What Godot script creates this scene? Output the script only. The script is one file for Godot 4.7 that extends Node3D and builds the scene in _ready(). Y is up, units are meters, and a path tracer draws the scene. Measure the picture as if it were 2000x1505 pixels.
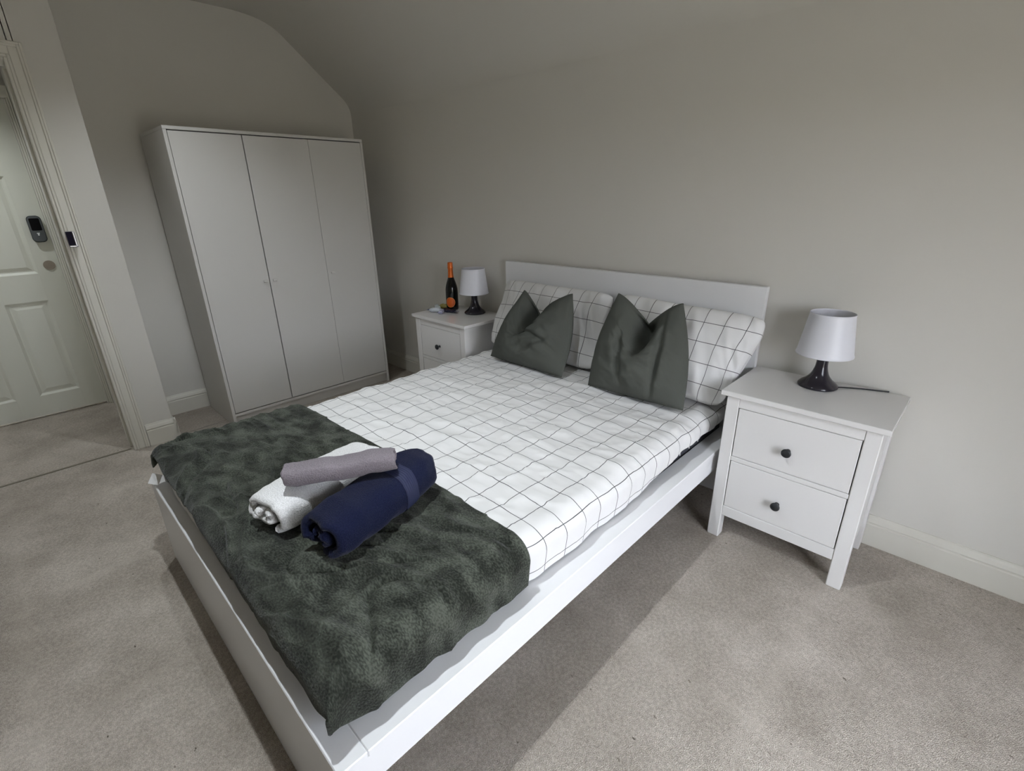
extends Node3D
# A bedroom under a sloped ceiling. Headboard wall is the plane z = 0, x runs to the right along it, y is up.

# ---------------------------------------------------------------- mesh building
class Geo:
	var v := PackedVector3Array()
	var n := PackedVector3Array()
	var t := PackedVector2Array()
	var i := PackedInt32Array()
	func tri(a: Vector3, b: Vector3, c: Vector3, from: Vector3) -> void:
		var nn := (b - a).cross(c - a)
		if nn.length() < 1e-12:
			return
		nn = nn.normalized()
		var k := v.size()
		if nn.dot((a + b + c) / 3.0 - from) < 0.0:
			nn = -nn
			var s := b
			b = c
			c = s
		for p in [a, b, c]:
			v.append(p)
			n.append(nn)
			t.append(Vector2(p.x + p.z, p.y))
		i.append_array([k, k + 2, k + 1])
	func quad(a: Vector3, b: Vector3, c: Vector3, d: Vector3, from: Vector3) -> void:
		tri(a, b, c, from)
		tri(a, c, d, from)
	# chamfered box
	func box(c: Vector3, size: Vector3, bev := 0.002, bs := Basis.IDENTITY) -> void:
		var h := size * 0.5
		var b: float = min(bev, min(h.x, min(h.y, h.z)) * 0.9)
		var P := func(ax: int, sx: float, sy: float, sz: float) -> Vector3:
			var q := Vector3(sx * (h.x - b), sy * (h.y - b), sz * (h.z - b))
			if ax == 0: q.x = sx * h.x
			elif ax == 1: q.y = sy * h.y
			else: q.z = sz * h.z
			return c + bs * q
		for s in [-1.0, 1.0]:
			quad(P.call(0, s, -1.0, -1.0), P.call(0, s, 1.0, -1.0), P.call(0, s, 1.0, 1.0), P.call(0, s, -1.0, 1.0), c)
			quad(P.call(1, -1.0, s, -1.0), P.call(1, 1.0, s, -1.0), P.call(1, 1.0, s, 1.0), P.call(1, -1.0, s, 1.0), c)
			quad(P.call(2, -1.0, -1.0, s), P.call(2, 1.0, -1.0, s), P.call(2, 1.0, 1.0, s), P.call(2, -1.0, 1.0, s), c)
		for s1 in [-1.0, 1.0]:
			for s2 in [-1.0, 1.0]:
				quad(P.call(0, s1, s2, -1.0), P.call(0, s1, s2, 1.0), P.call(1, s1, s2, 1.0), P.call(1, s1, s2, -1.0), c)
				quad(P.call(0, s1, -1.0, s2), P.call(0, s1, 1.0, s2), P.call(2, s1, 1.0, s2), P.call(2, s1, -1.0, s2), c)
				quad(P.call(1, -1.0, s1, s2), P.call(1, 1.0, s1, s2), P.call(2, 1.0, s1, s2), P.call(2, -1.0, s1, s2), c)
				for s3 in [-1.0, 1.0]:
					tri(P.call(0, s1, s2, s3), P.call(1, s1, s2, s3), P.call(2, s1, s2, s3), c)
	# box between two corners
	func span(a: Vector3, b: Vector3, bev := 0.002) -> void:
		box((a + b) * 0.5, (b - a).abs(), bev)
	# smooth grid of (nu+1) x (nv+1) points, p[j * (nu + 1) + k]; outward normal is du x dv unless flipped
	func grid(p: PackedVector3Array, uv: PackedVector2Array, nu: int, nv: int, flip := false, wrap := false) -> void:
		var k0 := v.size()
		var nr := PackedVector3Array()
		nr.resize(p.size())
		var w := nu + 1
		for y in nv + 1:
			for x in w:
				var xa: int = max(x - 1, 0)
				var xb: int = min(x + 1, nu)
				if wrap and x == 0: xa = nu - 1
				if wrap and x == nu: xb = 1
				var du := p[y * w + xb] - p[y * w + xa]
				var dv := p[min(y + 1, nv) * w + x] - p[max(y - 1, 0) * w + x]
				if du.length() < 1e-7:
					var y2: int = clampi(y, 1, nv - 1)
					du = p[y2 * w + xb] - p[y2 * w + xa]
				var m := du.cross(dv)
				m = m.normalized() if m.length() > 1e-14 else Vector3.UP
				nr[y * w + x] = -m if flip else m
		for k in p.size():
			v.append(p[k])
			n.append(nr[k])
			t.append(uv[k] if k < uv.size() else Vector2.ZERO)
		for y in nv:
			for x in nu:
				var a := k0 + y * w + x
				if flip:
					i.append_array([a, a + 1, a + w, a + 1, a + w + 1, a + w])
				else:
					i.append_array([a, a + w, a + 1, a + 1, a + w, a + w + 1])
	# lathe round the y axis at c; profile of (r, y) from bottom to top along the outside
	func lathe(c: Vector3, prof: Array, seg := 40, sub := 1) -> void:
		var pr: Array = prof
		var p := PackedVector3Array()
		var uv := PackedVector2Array()
		for j in pr.size():
			for k in seg + 1:
				var a := TAU * k / seg
				p.append(c + Vector3(pr[j].x * cos(a), pr[j].y, pr[j].x * sin(a)))
				uv.append(Vector2(float(k) / seg, pr[j].y))
		grid(p, uv, seg, pr.size() - 1, true, true)
	func tube(path: Array, r: float, seg := 8) -> void:
		var p := PackedVector3Array()
		for j in path.size():
			var d: Vector3 = (path[min(j + 1, path.size() - 1)] - path[max(j - 1, 0)]).normalized()
			var s := d.cross(Vector3.UP if abs(d.y) < 0.9 else Vector3.RIGHT).normalized()
			var u := s.cross(d)
			for k in seg + 1:
				var a := TAU * k / seg
				p.append(path[j] + (s * cos(a) + u * sin(a)) * r)
		grid(p, PackedVector2Array(), seg, path.size() - 1, false, true)
	func mesh() -> ArrayMesh:
		var arr := []
		arr.resize(Mesh.ARRAY_MAX)
		arr[Mesh.ARRAY_VERTEX] = v
		arr[Mesh.ARRAY_NORMAL] = n
		arr[Mesh.ARRAY_TEX_UV] = t
		arr[Mesh.ARRAY_INDEX] = i
		var m := ArrayMesh.new()
		m.add_surface_from_arrays(Mesh.PRIMITIVE_TRIANGLES, arr)
		return m

# ---------------------------------------------------------------- nodes
var taken := {}
func numbered(called: String) -> String:
	var k: int = taken.get(called, 0)
	taken[called] = k + 1
	return called if k == 0 else "%s_%03d" % [called, k]

func obj(called: String, g: Geo, m: Material, parent: Node = null) -> MeshInstance3D:
	var o := MeshInstance3D.new()
	o.name = called if parent else numbered(called)
	o.mesh = g.mesh()
	o.material_override = m
	o.cast_shadow = GeometryInstance3D.SHADOW_CASTING_SETTING_ON
	(parent if parent else self).add_child(o, true)
	return o

func thing(called: String, label: String, category: String, at := Vector3.ZERO, group := "") -> Node3D:
	var o := Node3D.new()
	o.name = numbered(called)
	add_child(o, true)
	o.position = at
	tag(o, label, category, group)
	return o

func tag(o: Node, label: String, category := "", group := "") -> void:
	o.set_meta("label", label)
	if category: o.set_meta("category", category)
	if group: o.set_meta("group", group)

func struct(called: String, g: Geo, m: Material, label := "", category := "") -> MeshInstance3D:
	var o := obj(called, g, m)
	o.set_meta("kind", "structure")
	if label: tag(o, label, category)
	return o

func struct_node(called: String, label: String, category: String, at := Vector3.ZERO) -> Node3D:
	var o := thing(called, label, category, at)
	o.set_meta("kind", "structure")
	return o

# ---------------------------------------------------------------- materials
func c8(r: int, g: int, b: int) -> Color:
	return Color(r / 255.0, g / 255.0, b / 255.0)

func mat(c: Color, rough := 0.6, spec := 0.5) -> StandardMaterial3D:
	var m := StandardMaterial3D.new()
	m.albedo_color = c
	m.roughness = rough
	m.metallic_specular = spec
	return m

func noise(freq: float, seed_: int, type := FastNoiseLite.TYPE_SIMPLEX_SMOOTH, octaves := 3) -> FastNoiseLite:
	var f := FastNoiseLite.new()
	f.noise_type = type
	f.seed = seed_
	f.frequency = freq
	f.fractal_type = FastNoiseLite.FRACTAL_FBM if octaves > 1 else FastNoiseLite.FRACTAL_NONE
	f.fractal_octaves = octaves
	return f

# greyscale of seamless noise, 0..255 per pixel
func grey(f: FastNoiseLite, s: int) -> PackedByteArray:
	var im := f.get_seamless_image(s, s, false, false, 0.15, true)
	im.convert(Image.FORMAT_L8)
	return im.get_data()

func tex_of(im: Image) -> ImageTexture:
	im.generate_mipmaps()
	return ImageTexture.create_from_image(im)

# two colours mixed by a sum of noise layers
func mixed(s: int, a: Color, b: Color, layers: Array, contrast := 1.0) -> Image:
	var data: Array = []
	for l in layers: data.append(l[0])
	var out := PackedByteArray()
	out.resize(s * s * 3)
	for k in s * s:
		var x := 0.0
		for l in layers:
			x += (l[0][k] / 255.0) * l[1]
		x = clampf((x - 0.5) * contrast + 0.5, 0.0, 1.0)
		out[k * 3] = int(255.0 * lerpf(a.r, b.r, x))
		out[k * 3 + 1] = int(255.0 * lerpf(a.g, b.g, x))
		out[k * 3 + 2] = int(255.0 * lerpf(a.b, b.b, x))
	return Image.create_from_data(s, s, false, Image.FORMAT_RGB8, out)

func bump(f: FastNoiseLite, s: int, k: float) -> ImageTexture:
	var im := f.get_seamless_image(s, s, false, false, 0.15, true)
	im.convert(Image.FORMAT_RGBA8)
	im.bump_map_to_normal_map(k)
	return tex_of(im)

var M := {}

func make_materials() -> void:
	# painted plaster
	var wall := mat(c8(219, 216, 209), 0.85, 0.3)
	wall.normal_enabled = true
	wall.normal_texture = bump(noise(0.03, 3), 512, 1.2)
	wall.normal_scale = 0.12
	wall.uv1_triplanar = true
	wall.uv1_world_triplanar = true
	wall.uv1_scale = Vector3.ONE * 1.3
	M.wall = wall
	M.ceiling = wall
	M.trim = mat(c8(222, 219, 209), 0.45)
	M.door = mat(c8(220, 220, 208), 0.5)
	M.white = mat(c8(228, 226, 224), 0.32)
	M.gloss_white = mat(c8(226, 224, 222), 0.14)
	M.wardrobe = mat(c8(212, 210, 206), 0.38)
	M.bed = mat(c8(232, 232, 233), 0.3)
	M.knob = mat(c8(34, 37, 40), 0.35)
	# carpet: fine tufts, then large faint wear patches and lint specks over them
	var cp := mat(Color.WHITE, 0.97, 0.15)
	var fine := mixed(1024, c8(160, 151, 142), c8(230, 221, 211), [[grey(noise(0.16, 11, FastNoiseLite.TYPE_SIMPLEX, 2), 1024), 0.62], [grey(noise(0.045, 12, FastNoiseLite.TYPE_SIMPLEX_SMOOTH, 2), 1024), 0.38]], 1.25)
	cp.albedo_texture = tex_of(fine)
	cp.normal_enabled = true
	cp.normal_texture = bump(noise(0.16, 11, FastNoiseLite.TYPE_SIMPLEX, 2), 1024, 5.0)
	cp.normal_scale = 0.9
	cp.uv1_scale = Vector3.ONE / 0.7
	cp.detail_enabled = true
	cp.detail_blend_mode = BaseMaterial3D.BLEND_MODE_MUL
	cp.detail_uv_layer = BaseMaterial3D.DETAIL_UV_2
	var wear := mixed(1024, c8(214, 212, 208), c8(255, 255, 253), [[grey(noise(0.006, 21, FastNoiseLite.TYPE_SIMPLEX_SMOOTH, 4), 1024), 0.7], [grey(noise(0.03, 22, FastNoiseLite.TYPE_SIMPLEX_SMOOTH, 3), 1024), 0.3]], 1.5)
	var rng := RandomNumberGenerator.new()
	rng.seed = 5
	for k in 260:
		var x := rng.randi_range(6, 1010)
		var y := rng.randi_range(6, 1010)
		var col := c8(90, 86, 80).lerp(c8(190, 186, 180), rng.randf())
		for s in rng.randi_range(1, 3):
			wear.set_pixel(x + s, y + (s / 2 if k % 2 else 0), col)
	cp.detail_albedo = tex_of(wear)
	M.carpet = cp
	# check bed linen: one printed cell, repeated
	var cell := Image.create(256, 256, false, Image.FORMAT_RGB8)
	cell.fill(c8(228, 227, 226))
	cell.fill_rect(Rect2i(0, 124, 256, 7), c8(74, 74, 76))
	cell.fill_rect(Rect2i(124, 0, 7, 256), c8(74, 74, 76))
	var lin := mat(Color.WHITE, 0.8, 0.25)
	lin.albedo_texture = tex_of(cell)
	M.linen = lin
	M.plain_linen = mat(c8(232, 231, 230), 0.8, 0.25)
	# fleece throw: nap brushed both ways
	var fl := mat(Color.WHITE, 0.95, 0.15)
	var f1 := noise(0.009, 31, FastNoiseLite.TYPE_SIMPLEX_SMOOTH, 4)
	f1.domain_warp_enabled = true
	f1.domain_warp_amplitude = 60.0
	f1.domain_warp_frequency = 0.01
	fl.albedo_texture = tex_of(mixed(1024, c8(36, 38, 33), c8(86, 90, 81), [[grey(f1, 1024), 0.6], [grey(noise(0.12, 32, FastNoiseLite.TYPE_SIMPLEX, 2), 1024), 0.4]], 2.1))
	fl.normal_enabled = true
	fl.normal_texture = bump(noise(0.1, 33, FastNoiseLite.TYPE_SIMPLEX, 3), 1024, 4.0)
	fl.normal_scale = 0.4
	fl.rim_enabled = true
	fl.rim = 0.25
	fl.rim_tint = 0.6
	M.fleece = fl
	# ribbed cushion cloth
	var cu := mat(c8(86, 88, 83), 0.9, 0.2)
	var rib := Image.create(64, 64, false, Image.FORMAT_RGBA8)
	for y in 64:
		for x in 64:
			var h := 0.5 + 0.5 * sin(TAU * x / 16.0)
			rib.set_pixel(x, y, Color(h, h, h))
	rib.bump_map_to_normal_map(3.0)
	cu.normal_enabled = true
	cu.normal_texture = tex_of(rib)
	cu.normal_scale = 0.5
	M.cushion = cu
	# terry towels
	for a in [["towel_white", c8(242, 241, 241)], ["towel_navy", c8(17, 22, 49)], ["towel_grey", c8(136, 128, 134)]]:
		var tw := mat(Color.WHITE, 0.95, 0.15)
		var base: Color = a[1]
		tw.albedo_texture = tex_of(mixed(512, base.darkened(0.16), base.lightened(0.06), [[grey(noise(0.07, 41, FastNoiseLite.TYPE_SIMPLEX, 3), 512), 1.0]], 1.1))
		tw.normal_enabled = true
		tw.normal_texture = bump(noise(0.08, 42, FastNoiseLite.TYPE_SIMPLEX, 3), 512, 5.0)
		tw.normal_scale = 0.8
		tw.uv1_triplanar = true
		tw.uv1_scale = Vector3.ONE * 5.0
		tw.rim_enabled = true
		tw.rim = 0.2
		M[a[0]] = tw
	M.navy_band = mat(c8(28, 34, 66), 0.7)
	M.mattress = mat(c8(62, 63, 70), 0.9)
	M.shade = mat(c8(226, 226, 232), 0.4)
	M.shade.backlight_enabled = true
	M.shade.backlight = Color(0.25, 0.25, 0.25)
	M.lamp_base = mat(c8(40, 37, 44), 0.16)
	M.cord = mat(c8(22, 22, 24), 0.5)
	M.bottle = mat(c8(10, 12, 10), 0.08)
	M.foil = mat(c8(214, 106, 34), 0.38)
	M.foil.metallic = 0.35
	M.label_orange = mat(c8(214, 98, 28), 0.5)
	M.label_ring = mat(c8(232, 152, 84), 0.5)
	M.metal = mat(c8(150, 150, 152), 0.3)
	M.metal.metallic = 0.9
	M.gunmetal = mat(c8(92, 96, 98), 0.4)
	M.gunmetal.metallic = 0.5
	M.screen = mat(c8(6, 6, 8), 0.4, 0.25)
	M.symbol = mat(c8(236, 238, 238), 0.5)

# ---------------------------------------------------------------- cloth helpers
# distance s along a cloth from its middle -> (sideways offset, drop) over an edge of radius r at half
func edge_map(s: float, half: float, r: float, inward := 0.12) -> Vector2:
	var a := absf(s)
	var flat := half - r
	var sg := 1.0 if s >= 0.0 else -1.0
	if a <= flat:
		return Vector2(s, 0.0)
	var q := r * PI / 2.0
	var tt := a - flat
	if tt < q:
		return Vector2(sg * (flat + r * sin(tt / r)), r * (1.0 - cos(tt / r)))
	return Vector2(sg * (half - inward * (tt - q)), r + (tt - q))

# closed cloth: top points and their copies a thickness below, joined by a rounded rim
func shell(g: Geo, p: PackedVector3Array, uv: PackedVector2Array, nu: int, nv: int, thick: float) -> void:
	g.grid(p, uv, nu, nv, true)
	var w := nu + 1
	var k0 := g.n.size() - p.size()
	var b := PackedVector3Array()
	for k in p.size():
		b.append(p[k] - g.n[k0 + k] * thick)
	var loop := PackedInt32Array()
	for x in w: loop.append(x)
	for y in range(1, nv + 1): loop.append(y * w + nu)
	for x in range(nu - 1, -1, -1): loop.append(nv * w + x)
	for y in range(nv - 1, 0, -1): loop.append(y * w)
	loop.append(0)
	g.grid(b, uv, nu, nv, false)
	var mid := Vector3.ZERO
	for k in p: mid += k
	mid /= p.size()
	var rp := PackedVector3Array()
	var ruv := PackedVector2Array()
	for s in 5:
		var an := PI * s / 4.0
		for k in loop.size():
			var id := loop[k]
			var prev := p[loop[(k - 1 + loop.size() - 1) % (loop.size() - 1)]]
			var next := p[loop[(k + 1) % (loop.size() - 1)]]
			var out := (next - prev).normalized().cross(g.n[k0 + id]).normalized()
			if out.dot(p[id] - mid) < 0.0: out = -out
			rp.append((p[id] + b[id]) * 0.5 + g.n[k0 + id] * thick * 0.5 * cos(an) + out * thick * 0.5 * sin(an))
			ruv.append(uv[id])
	g.grid(rp, ruv, loop.size() - 1, 4, false, true)

# pillow in the plane of ax (half width) and ay (half height), bulging along az
func pillow(g: Geo, c: Vector3, ax: Vector3, ay: Vector3, az: Vector3, thick: float, cellsize: float, pinch := 0.05, wr: FastNoiseLite = null, amp := 0.006, nu := 44, nv := 34, power := 0.42, taper := 0.0) -> void:
	for side in [1.0, -1.0]:
		var p := PackedVector3Array()
		var uv := PackedVector2Array()
		for y in nv + 1:
			for x in nu + 1:
				var a := -1.0 + 2.0 * x / nu
				var b := -1.0 + 2.0 * y / nv
				a = sin(a * PI / 2.0) * 0.6 + a * 0.4
				b = sin(b * PI / 2.0) * 0.6 + b * 0.4
				var e: float = pow(maxf(0.0, (1.0 - a * a)) * maxf(0.0, 1.0 - b * b), power)
				var q := c + ax * a * (1.0 - pinch * (1.0 - b * b) * absf(a) - 0.07 * pow(a * b, 6.0) - taper * maxf(0.0, 0.5 - b) * maxf(0.0, a)) + ay * b * (1.0 - pinch * (1.0 - a * a) * absf(b) - 0.1 * pow(a * b, 6.0))
				var bulge := thick * 0.5 * e
				if wr:
					bulge += amp * (0.7 + 0.9 * a * a) * wr.get_noise_3d(q.x * 16.0 + q.y * 4.0, q.y * 7.0, side * 40.0) * minf(1.0, e * 2.5)
				p.append(q + az * side * maxf(bulge, 0.0008))
				uv.append(Vector2(a * ax.length(), -b * ay.length()) / cellsize)
		g.grid(p, uv, nu, nv, side < 0.0)

# ---------------------------------------------------------------- room
func flat_uv(g: Geo, a: Vector3, b: Vector3) -> void:
	g.span(a, b, 0.0005)

func carpet(called: String, a: Vector3, b: Vector3, label: String) -> void:
	var w := 8
	var arr := []
	arr.resize(Mesh.ARRAY_MAX)
	var vs := PackedVector3Array()
	var ns := PackedVector3Array()
	var u1 := PackedVector2Array()
	var u2 := PackedVector2Array()
	var tg := PackedFloat32Array()
	var ix := PackedInt32Array()
	for y in w + 1:
		for x in w + 1:
			var q := Vector3(lerpf(a.x, b.x, float(x) / w), b.y, lerpf(a.z, b.z, float(y) / w))
			vs.append(q)
			ns.append(Vector3.UP)
			u1.append(Vector2(q.x, q.z))
			u2.append(Vector2(q.x, q.z) / 3.1 + Vector2(0.31, 0.17))
			tg.append_array([1.0, 0.0, 0.0, -1.0])
	for y in w:
		for x in w:
			var k := y * (w + 1) + x
			ix.append_array([k, k + 1, k + w + 1, k + 1, k + w + 2, k + w + 1])
	arr[Mesh.ARRAY_VERTEX] = vs
	arr[Mesh.ARRAY_NORMAL] = ns
	arr[Mesh.ARRAY_TANGENT] = tg
	arr[Mesh.ARRAY_TEX_UV] = u1
	arr[Mesh.ARRAY_TEX_UV2] = u2
	arr[Mesh.ARRAY_INDEX] = ix
	var m := ArrayMesh.new()
	m.add_surface_from_arrays(Mesh.PRIMITIVE_TRIANGLES, arr)
	var slab := Geo.new()
	slab.span(Vector3(a.x, a.y, a.z), Vector3(b.x, b.y - 0.002, b.z), 0.0005)
	var root := struct_node(called, label, "floor")
	var o := MeshInstance3D.new()
	o.name = "carpet"
	o.mesh = m
	o.material_override = M.carpet
	root.add_child(o)
	obj("floor_slab", slab, M.trim, root)

# moulded skirting run from p to q, facing along out
func skirting(g: Geo, p: Vector3, q: Vector3, out: Vector3, h := 0.135, d := 0.018) -> void:
	var prof := [Vector2(0, 0), Vector2(d, 0), Vector2(d, h * 0.7), Vector2(d * 0.75, h * 0.72), Vector2(d * 0.75, h * 0.76), Vector2(d * 0.95, h * 0.79), Vector2(d * 0.7, h * 0.9), Vector2(d * 0.42, h * 0.96), Vector2(d * 0.36, h), Vector2(0, h)]
	var mid := (p + q) * 0.5 + out * d * 0.3 + Vector3.UP * h * 0.5
	for k in prof.size() - 1:
		var a: Vector3 = out * prof[k].x + Vector3.UP * prof[k].y
		var b: Vector3 = out * prof[k + 1].x + Vector3.UP * prof[k + 1].y
		g.quad(p + a, p + b, q + b, q + a, mid)
	for e in [p, q]:
		for k in range(1, prof.size() - 1):
			g.tri(e, e + out * prof[k].x + Vector3.UP * prof[k].y, e + out * prof[k + 1].x + Vector3.UP * prof[k + 1].y, mid)

const XL := -2.6      # wall behind the wardrobe
const XN := -2.17     # face of the door wall
const XR := 2.3       # window wall
const ZF := 4.4       # wall behind the camera
const YC := 2.52      # flat ceiling

func build_room() -> void:
	carpet("floor", Vector3(XN - 0.03, -0.06, -0.1), Vector3(XR + 0.1, 0.0, ZF + 0.1), "beige cut pile carpet covering the bedroom floor")
	carpet("floor", Vector3(-3.4, -0.06, 1.72), Vector3(XN - 0.034, 0.0, 2.95), "pale carpet in the passage in front of the panelled door")
	carpet("floor", Vector3(XL - 0.1, -0.06, -0.1), Vector3(XN - 0.034, 0.0, 1.716), "strip of beige carpet under the white wardrobe")
	var g := Geo.new()
	g.span(Vector3(XL - 0.2, -0.05, -0.15), Vector3(XR + 0.2, 2.12, 0.0), 0.0005)
	struct("wall_back", g, M.wall, "plain off white wall behind the bed headboard", "wall")
	g = Geo.new()
	g.span(Vector3(XL - 0.15, -0.05, -0.1), Vector3(XL, 2.7, 1.735), 0.0005)
	struct("wall_left", g, M.wall, "off white gable wall behind the wardrobe", "wall")
	# wall return beside the door opening
	g = Geo.new()
	g.span(Vector3(-3.35, -0.05, 1.73), Vector3(XN, 2.7, 1.905), 0.0015)
	g.span(Vector3(-2.3, -0.05, 1.9), Vector3(XN, 2.7, 1.925), 0.0005)
	struct("wall_return", g, M.wall, "narrow off white wall return between wardrobe and doorway", "wall")
	g = Geo.new()
	g.span(Vector3(-2.3, 2.03, 1.92), Vector3(XN, 2.7, 2.78), 0.0005)
	g.span(Vector3(-2.3, -0.05, 2.76), Vector3(XN, 2.7, ZF + 0.1), 0.0005)
	struct("wall_doorway", g, M.wall, "off white wall over and beyond the doorway", "wall")
	g = Geo.new()
	g.span(Vector3(-3.35, -0.05, 2.86), Vector3(-2.3, 2.5, 2.96), 0.0005)
	g.span(Vector3(-3.4, 2.05, 1.86), Vector3(-3.26, 2.5, 2.9), 0.0005)
	g.span(Vector3(-3.4, 2.4, 1.86), Vector3(-2.29, 2.5, 2.9), 0.0005)
	g.span(Vector3(-3.5, -0.05, 1.72), Vector3(-3.42, 2.5, 2.95), 0.0005)
	struct("wall_passage", g, M.wall, "walls and ceiling of the short passage behind the doorway", "wall")
	g = Geo.new()
	g.span(Vector3(XN - 0.1, -0.05, ZF), Vector3(XR + 0.2, 2.7, ZF + 0.12), 0.0005)
	struct("wall_front", g, M.wall, "off white wall opposite the headboard", "wall")
	# window wall with its opening
	g = Geo.new()
	var z0 := WIN.position.x
	var z1 := WIN.end.x
	var y0 := WIN.position.y
	var y1 := WIN.end.y
	g.span(Vector3(XR, -0.05, -0.1), Vector3(XR + 0.16, 2.7, z0), 0.0005)
	g.span(Vector3(XR, -0.05, z1), Vector3(XR + 0.16, 2.7, ZF + 0.1), 0.0005)
	g.span(Vector3(XR, -0.05, z0 - 0.001), Vector3(XR + 0.16, y0, z1 + 0.001), 0.0005)
	g.span(Vector3(XR, y1, z0 - 0.001), Vector3(XR + 0.16, 2.7, z1 + 0.001), 0.0005)
	struct("wall_right", g, M.wall, "off white wall holding the window, right of the bed", "wall")
	var win := struct_node("window_1", "white framed window in the wall right of the bed", "window", Vector3(XR + 0.1, y0, (z0 + z1) * 0.5))
	g = Geo.new()
	var hw := (z1 - z0) * 0.5
	var hh := y1 - y0
	for s in [-1.0, 1.0]:
		g.box(Vector3(0, hh * 0.5, s * (hw - 0.025)), Vector3(0.06, hh, 0.05), 0.004)
	g.box(Vector3(0, 0.025, 0), Vector3(0.06, 0.05, hw * 2 - 0.1), 0.004)
	g.box(Vector3(0, hh - 0.025, 0), Vector3(0.06, 0.05, hw * 2 - 0.1), 0.004)
	g.box(Vector3(0, hh * 0.5, 0), Vector3(0.05, hh - 0.1, 0.06), 0.004)
	obj("window_frame", g, M.white, win)
	var glass := mat(Color(1, 1, 1, 0.05), 0.02)
	glass.transparency = BaseMaterial3D.TRANSPARENCY_ALPHA
	for s in [-1.0, 1.0]:
		g = Geo.new()
		g.box(Vector3(0, hh * 0.5, s * (hw - 0.02) * 0.5), Vector3(0.004, hh - 0.1, hw - 0.08), 0.0005)
		obj("pane", g, glass, win)
	# ceiling: slope from the headboard wall, rounded into the flat part
	g = Geo.new()
	var prof := PackedVector2Array()
	for k in 7:
		var a := k / 6.0
		prof.append(Vector2(0.0, 1.985).lerp(Vector2(0.0, 2.05), a).lerp(Vector2(0.0, 2.05).lerp(Vector2(0.06, 2.101), a), a))
	for k in 9:
		var a := k / 8.0
		prof.append(Vector2(0.46, 2.438).lerp(Vector2(0.557, YC - 0.002), a).lerp(Vector2(0.557, YC - 0.002).lerp(Vector2(0.78, YC), a), a))
	prof.append(Vector2(ZF + 0.1, YC))
	var p := PackedVector3Array()
	for q in prof:
		for k in 5:
			p.append(Vector3(lerpf(XL - 0.1, XR + 0.1, k / 4.0), q.y, q.x))
	g.grid(p, PackedVector2Array(), 4, prof.size() - 1, false)
	var up := PackedVector3Array()
	for q in prof:
		for k in 5:
			up.append(Vector3(lerpf(XL - 0.1, XR + 0.1, k / 4.0), q.y + 0.14, q.x - 0.02))
	g.grid(up, PackedVector2Array(), 4, prof.size() - 1, true)
	struct("ceiling", g, M.ceiling, "off white ceiling sloping down to the headboard wall", "ceiling")
	# skirting boards
	g = Geo.new()
	skirting(g, Vector3(XL, 0, 0), Vector3(XR, 0, 0), Vector3(0, 0, 1))
	struct("baseboard_back", g, M.trim, "white moulded baseboard along the headboard wall", "baseboard")
	g = Geo.new()
	skirting(g, Vector3(XL, 0, 0.02), Vector3(XL, 0, 1.712), Vector3(1, 0, 0))
	struct("baseboard_left", g, M.trim, "white moulded baseboard behind the wardrobe", "baseboard")
	g = Geo.new()
	skirting(g, Vector3(XL + 0.018, 0, 1.73), Vector3(XN + 0.018, 0, 1.73), Vector3(0, 0, -1))
	skirting(g, Vector3(XN, 0, 1.715), Vector3(XN, 0, 1.874), Vector3(1, 0, 0))
	struct("baseboard_return", g, M.trim, "white moulded baseboard wrapping the wall return by the doorway", "baseboard")
	# architrave round the doorway
	var tr := struct_node("trim_1", "white moulded architrave framing the doorway", "trim", Vector3(XN, 0, 1.955))
	g = Geo.new()
	var steps := [[0.0, 0.014, 0.016], [0.012, 0.012, 0.022], [0.024, 0.034, 0.014], [0.056, 0.012, 0.02], [0.066, 0.012, 0.024]]
	for s in steps:
		var inner: float = s[0]
		var wd: float = s[1]
		var th: float = s[2]
		g.span(Vector3(0, 0, -inner - wd), Vector3(th, 1.995 + inner + wd, -inner), 0.003)
		g.span(Vector3(0, 1.995 + inner, -inner), Vector3(th, 1.995 + inner + wd, 0.78 + inner), 0.003)
		g.span(Vector3(0, 0, 0.78 + inner), Vector3(th, 1.995 + inner + wd, 0.78 + inner + wd), 0.003)
	obj("moulding", g, M.trim, tr)
	g = Geo.new()
	g.box(Vector3(0.03, 1.215, -0.028), Vector3(0.012, 0.075, 0.036), 0.003)
	g.box(Vector3(0.04, 1.215, -0.04), Vector3(0.02, 0.075, 0.008), 0.002)
	g.box(Vector3(0.04, 1.181, -0.028), Vector3(0.02, 0.008, 0.036), 0.002)
	tag(obj("latch_keep", g, M.metal, tr), "small metal latch keep on the frame edge")
	g = Geo.new()
	g.box(Vector3(0.0385, 1.2185, -0.025), Vector3(0.005, 0.066, 0.026), 0.001)
	obj("latch_recess", g, mat(c8(34, 30, 44), 0.65, 0.2), tr)
	# lining of the opening
	g = Geo.new()
	g.span(Vector3(-2.31, 0, 1.926), Vector3(XN - 0.0005, 1.993, 1.952), 0.002)
	g.span(Vector3(-2.27, 0, 1.95), Vector3(-2.235, 1.975, 1.964), 0.002)
	g.span(Vector3(-2.31, 1.995, 1.926), Vector3(XN - 0.0005, 2.028, 2.758), 0.002)
	g.span(Vector3(-2.31, 0, 2.732), Vector3(XN - 0.0005, 1.993, 2.758), 0.002)
	struct("trim_2", g, M.trim, "white door lining inside the doorway opening", "trim")
	g = Geo.new()
	g.span(Vector3(XN - 0.034, 0.0, 1.966), Vector3(XN - 0.02, 0.004, 2.73), 0.001)
	struct("trim_3", g, mat(c8(120, 112, 98), 0.5), "thin metal threshold strip across the doorway carpet", "trim")
	# far door frame
	g = Geo.new()
	g.span(Vector3(-3.26, 0, 1.906), Vector3(-3.19, 2.04, 1.914), 0.003)
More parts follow.
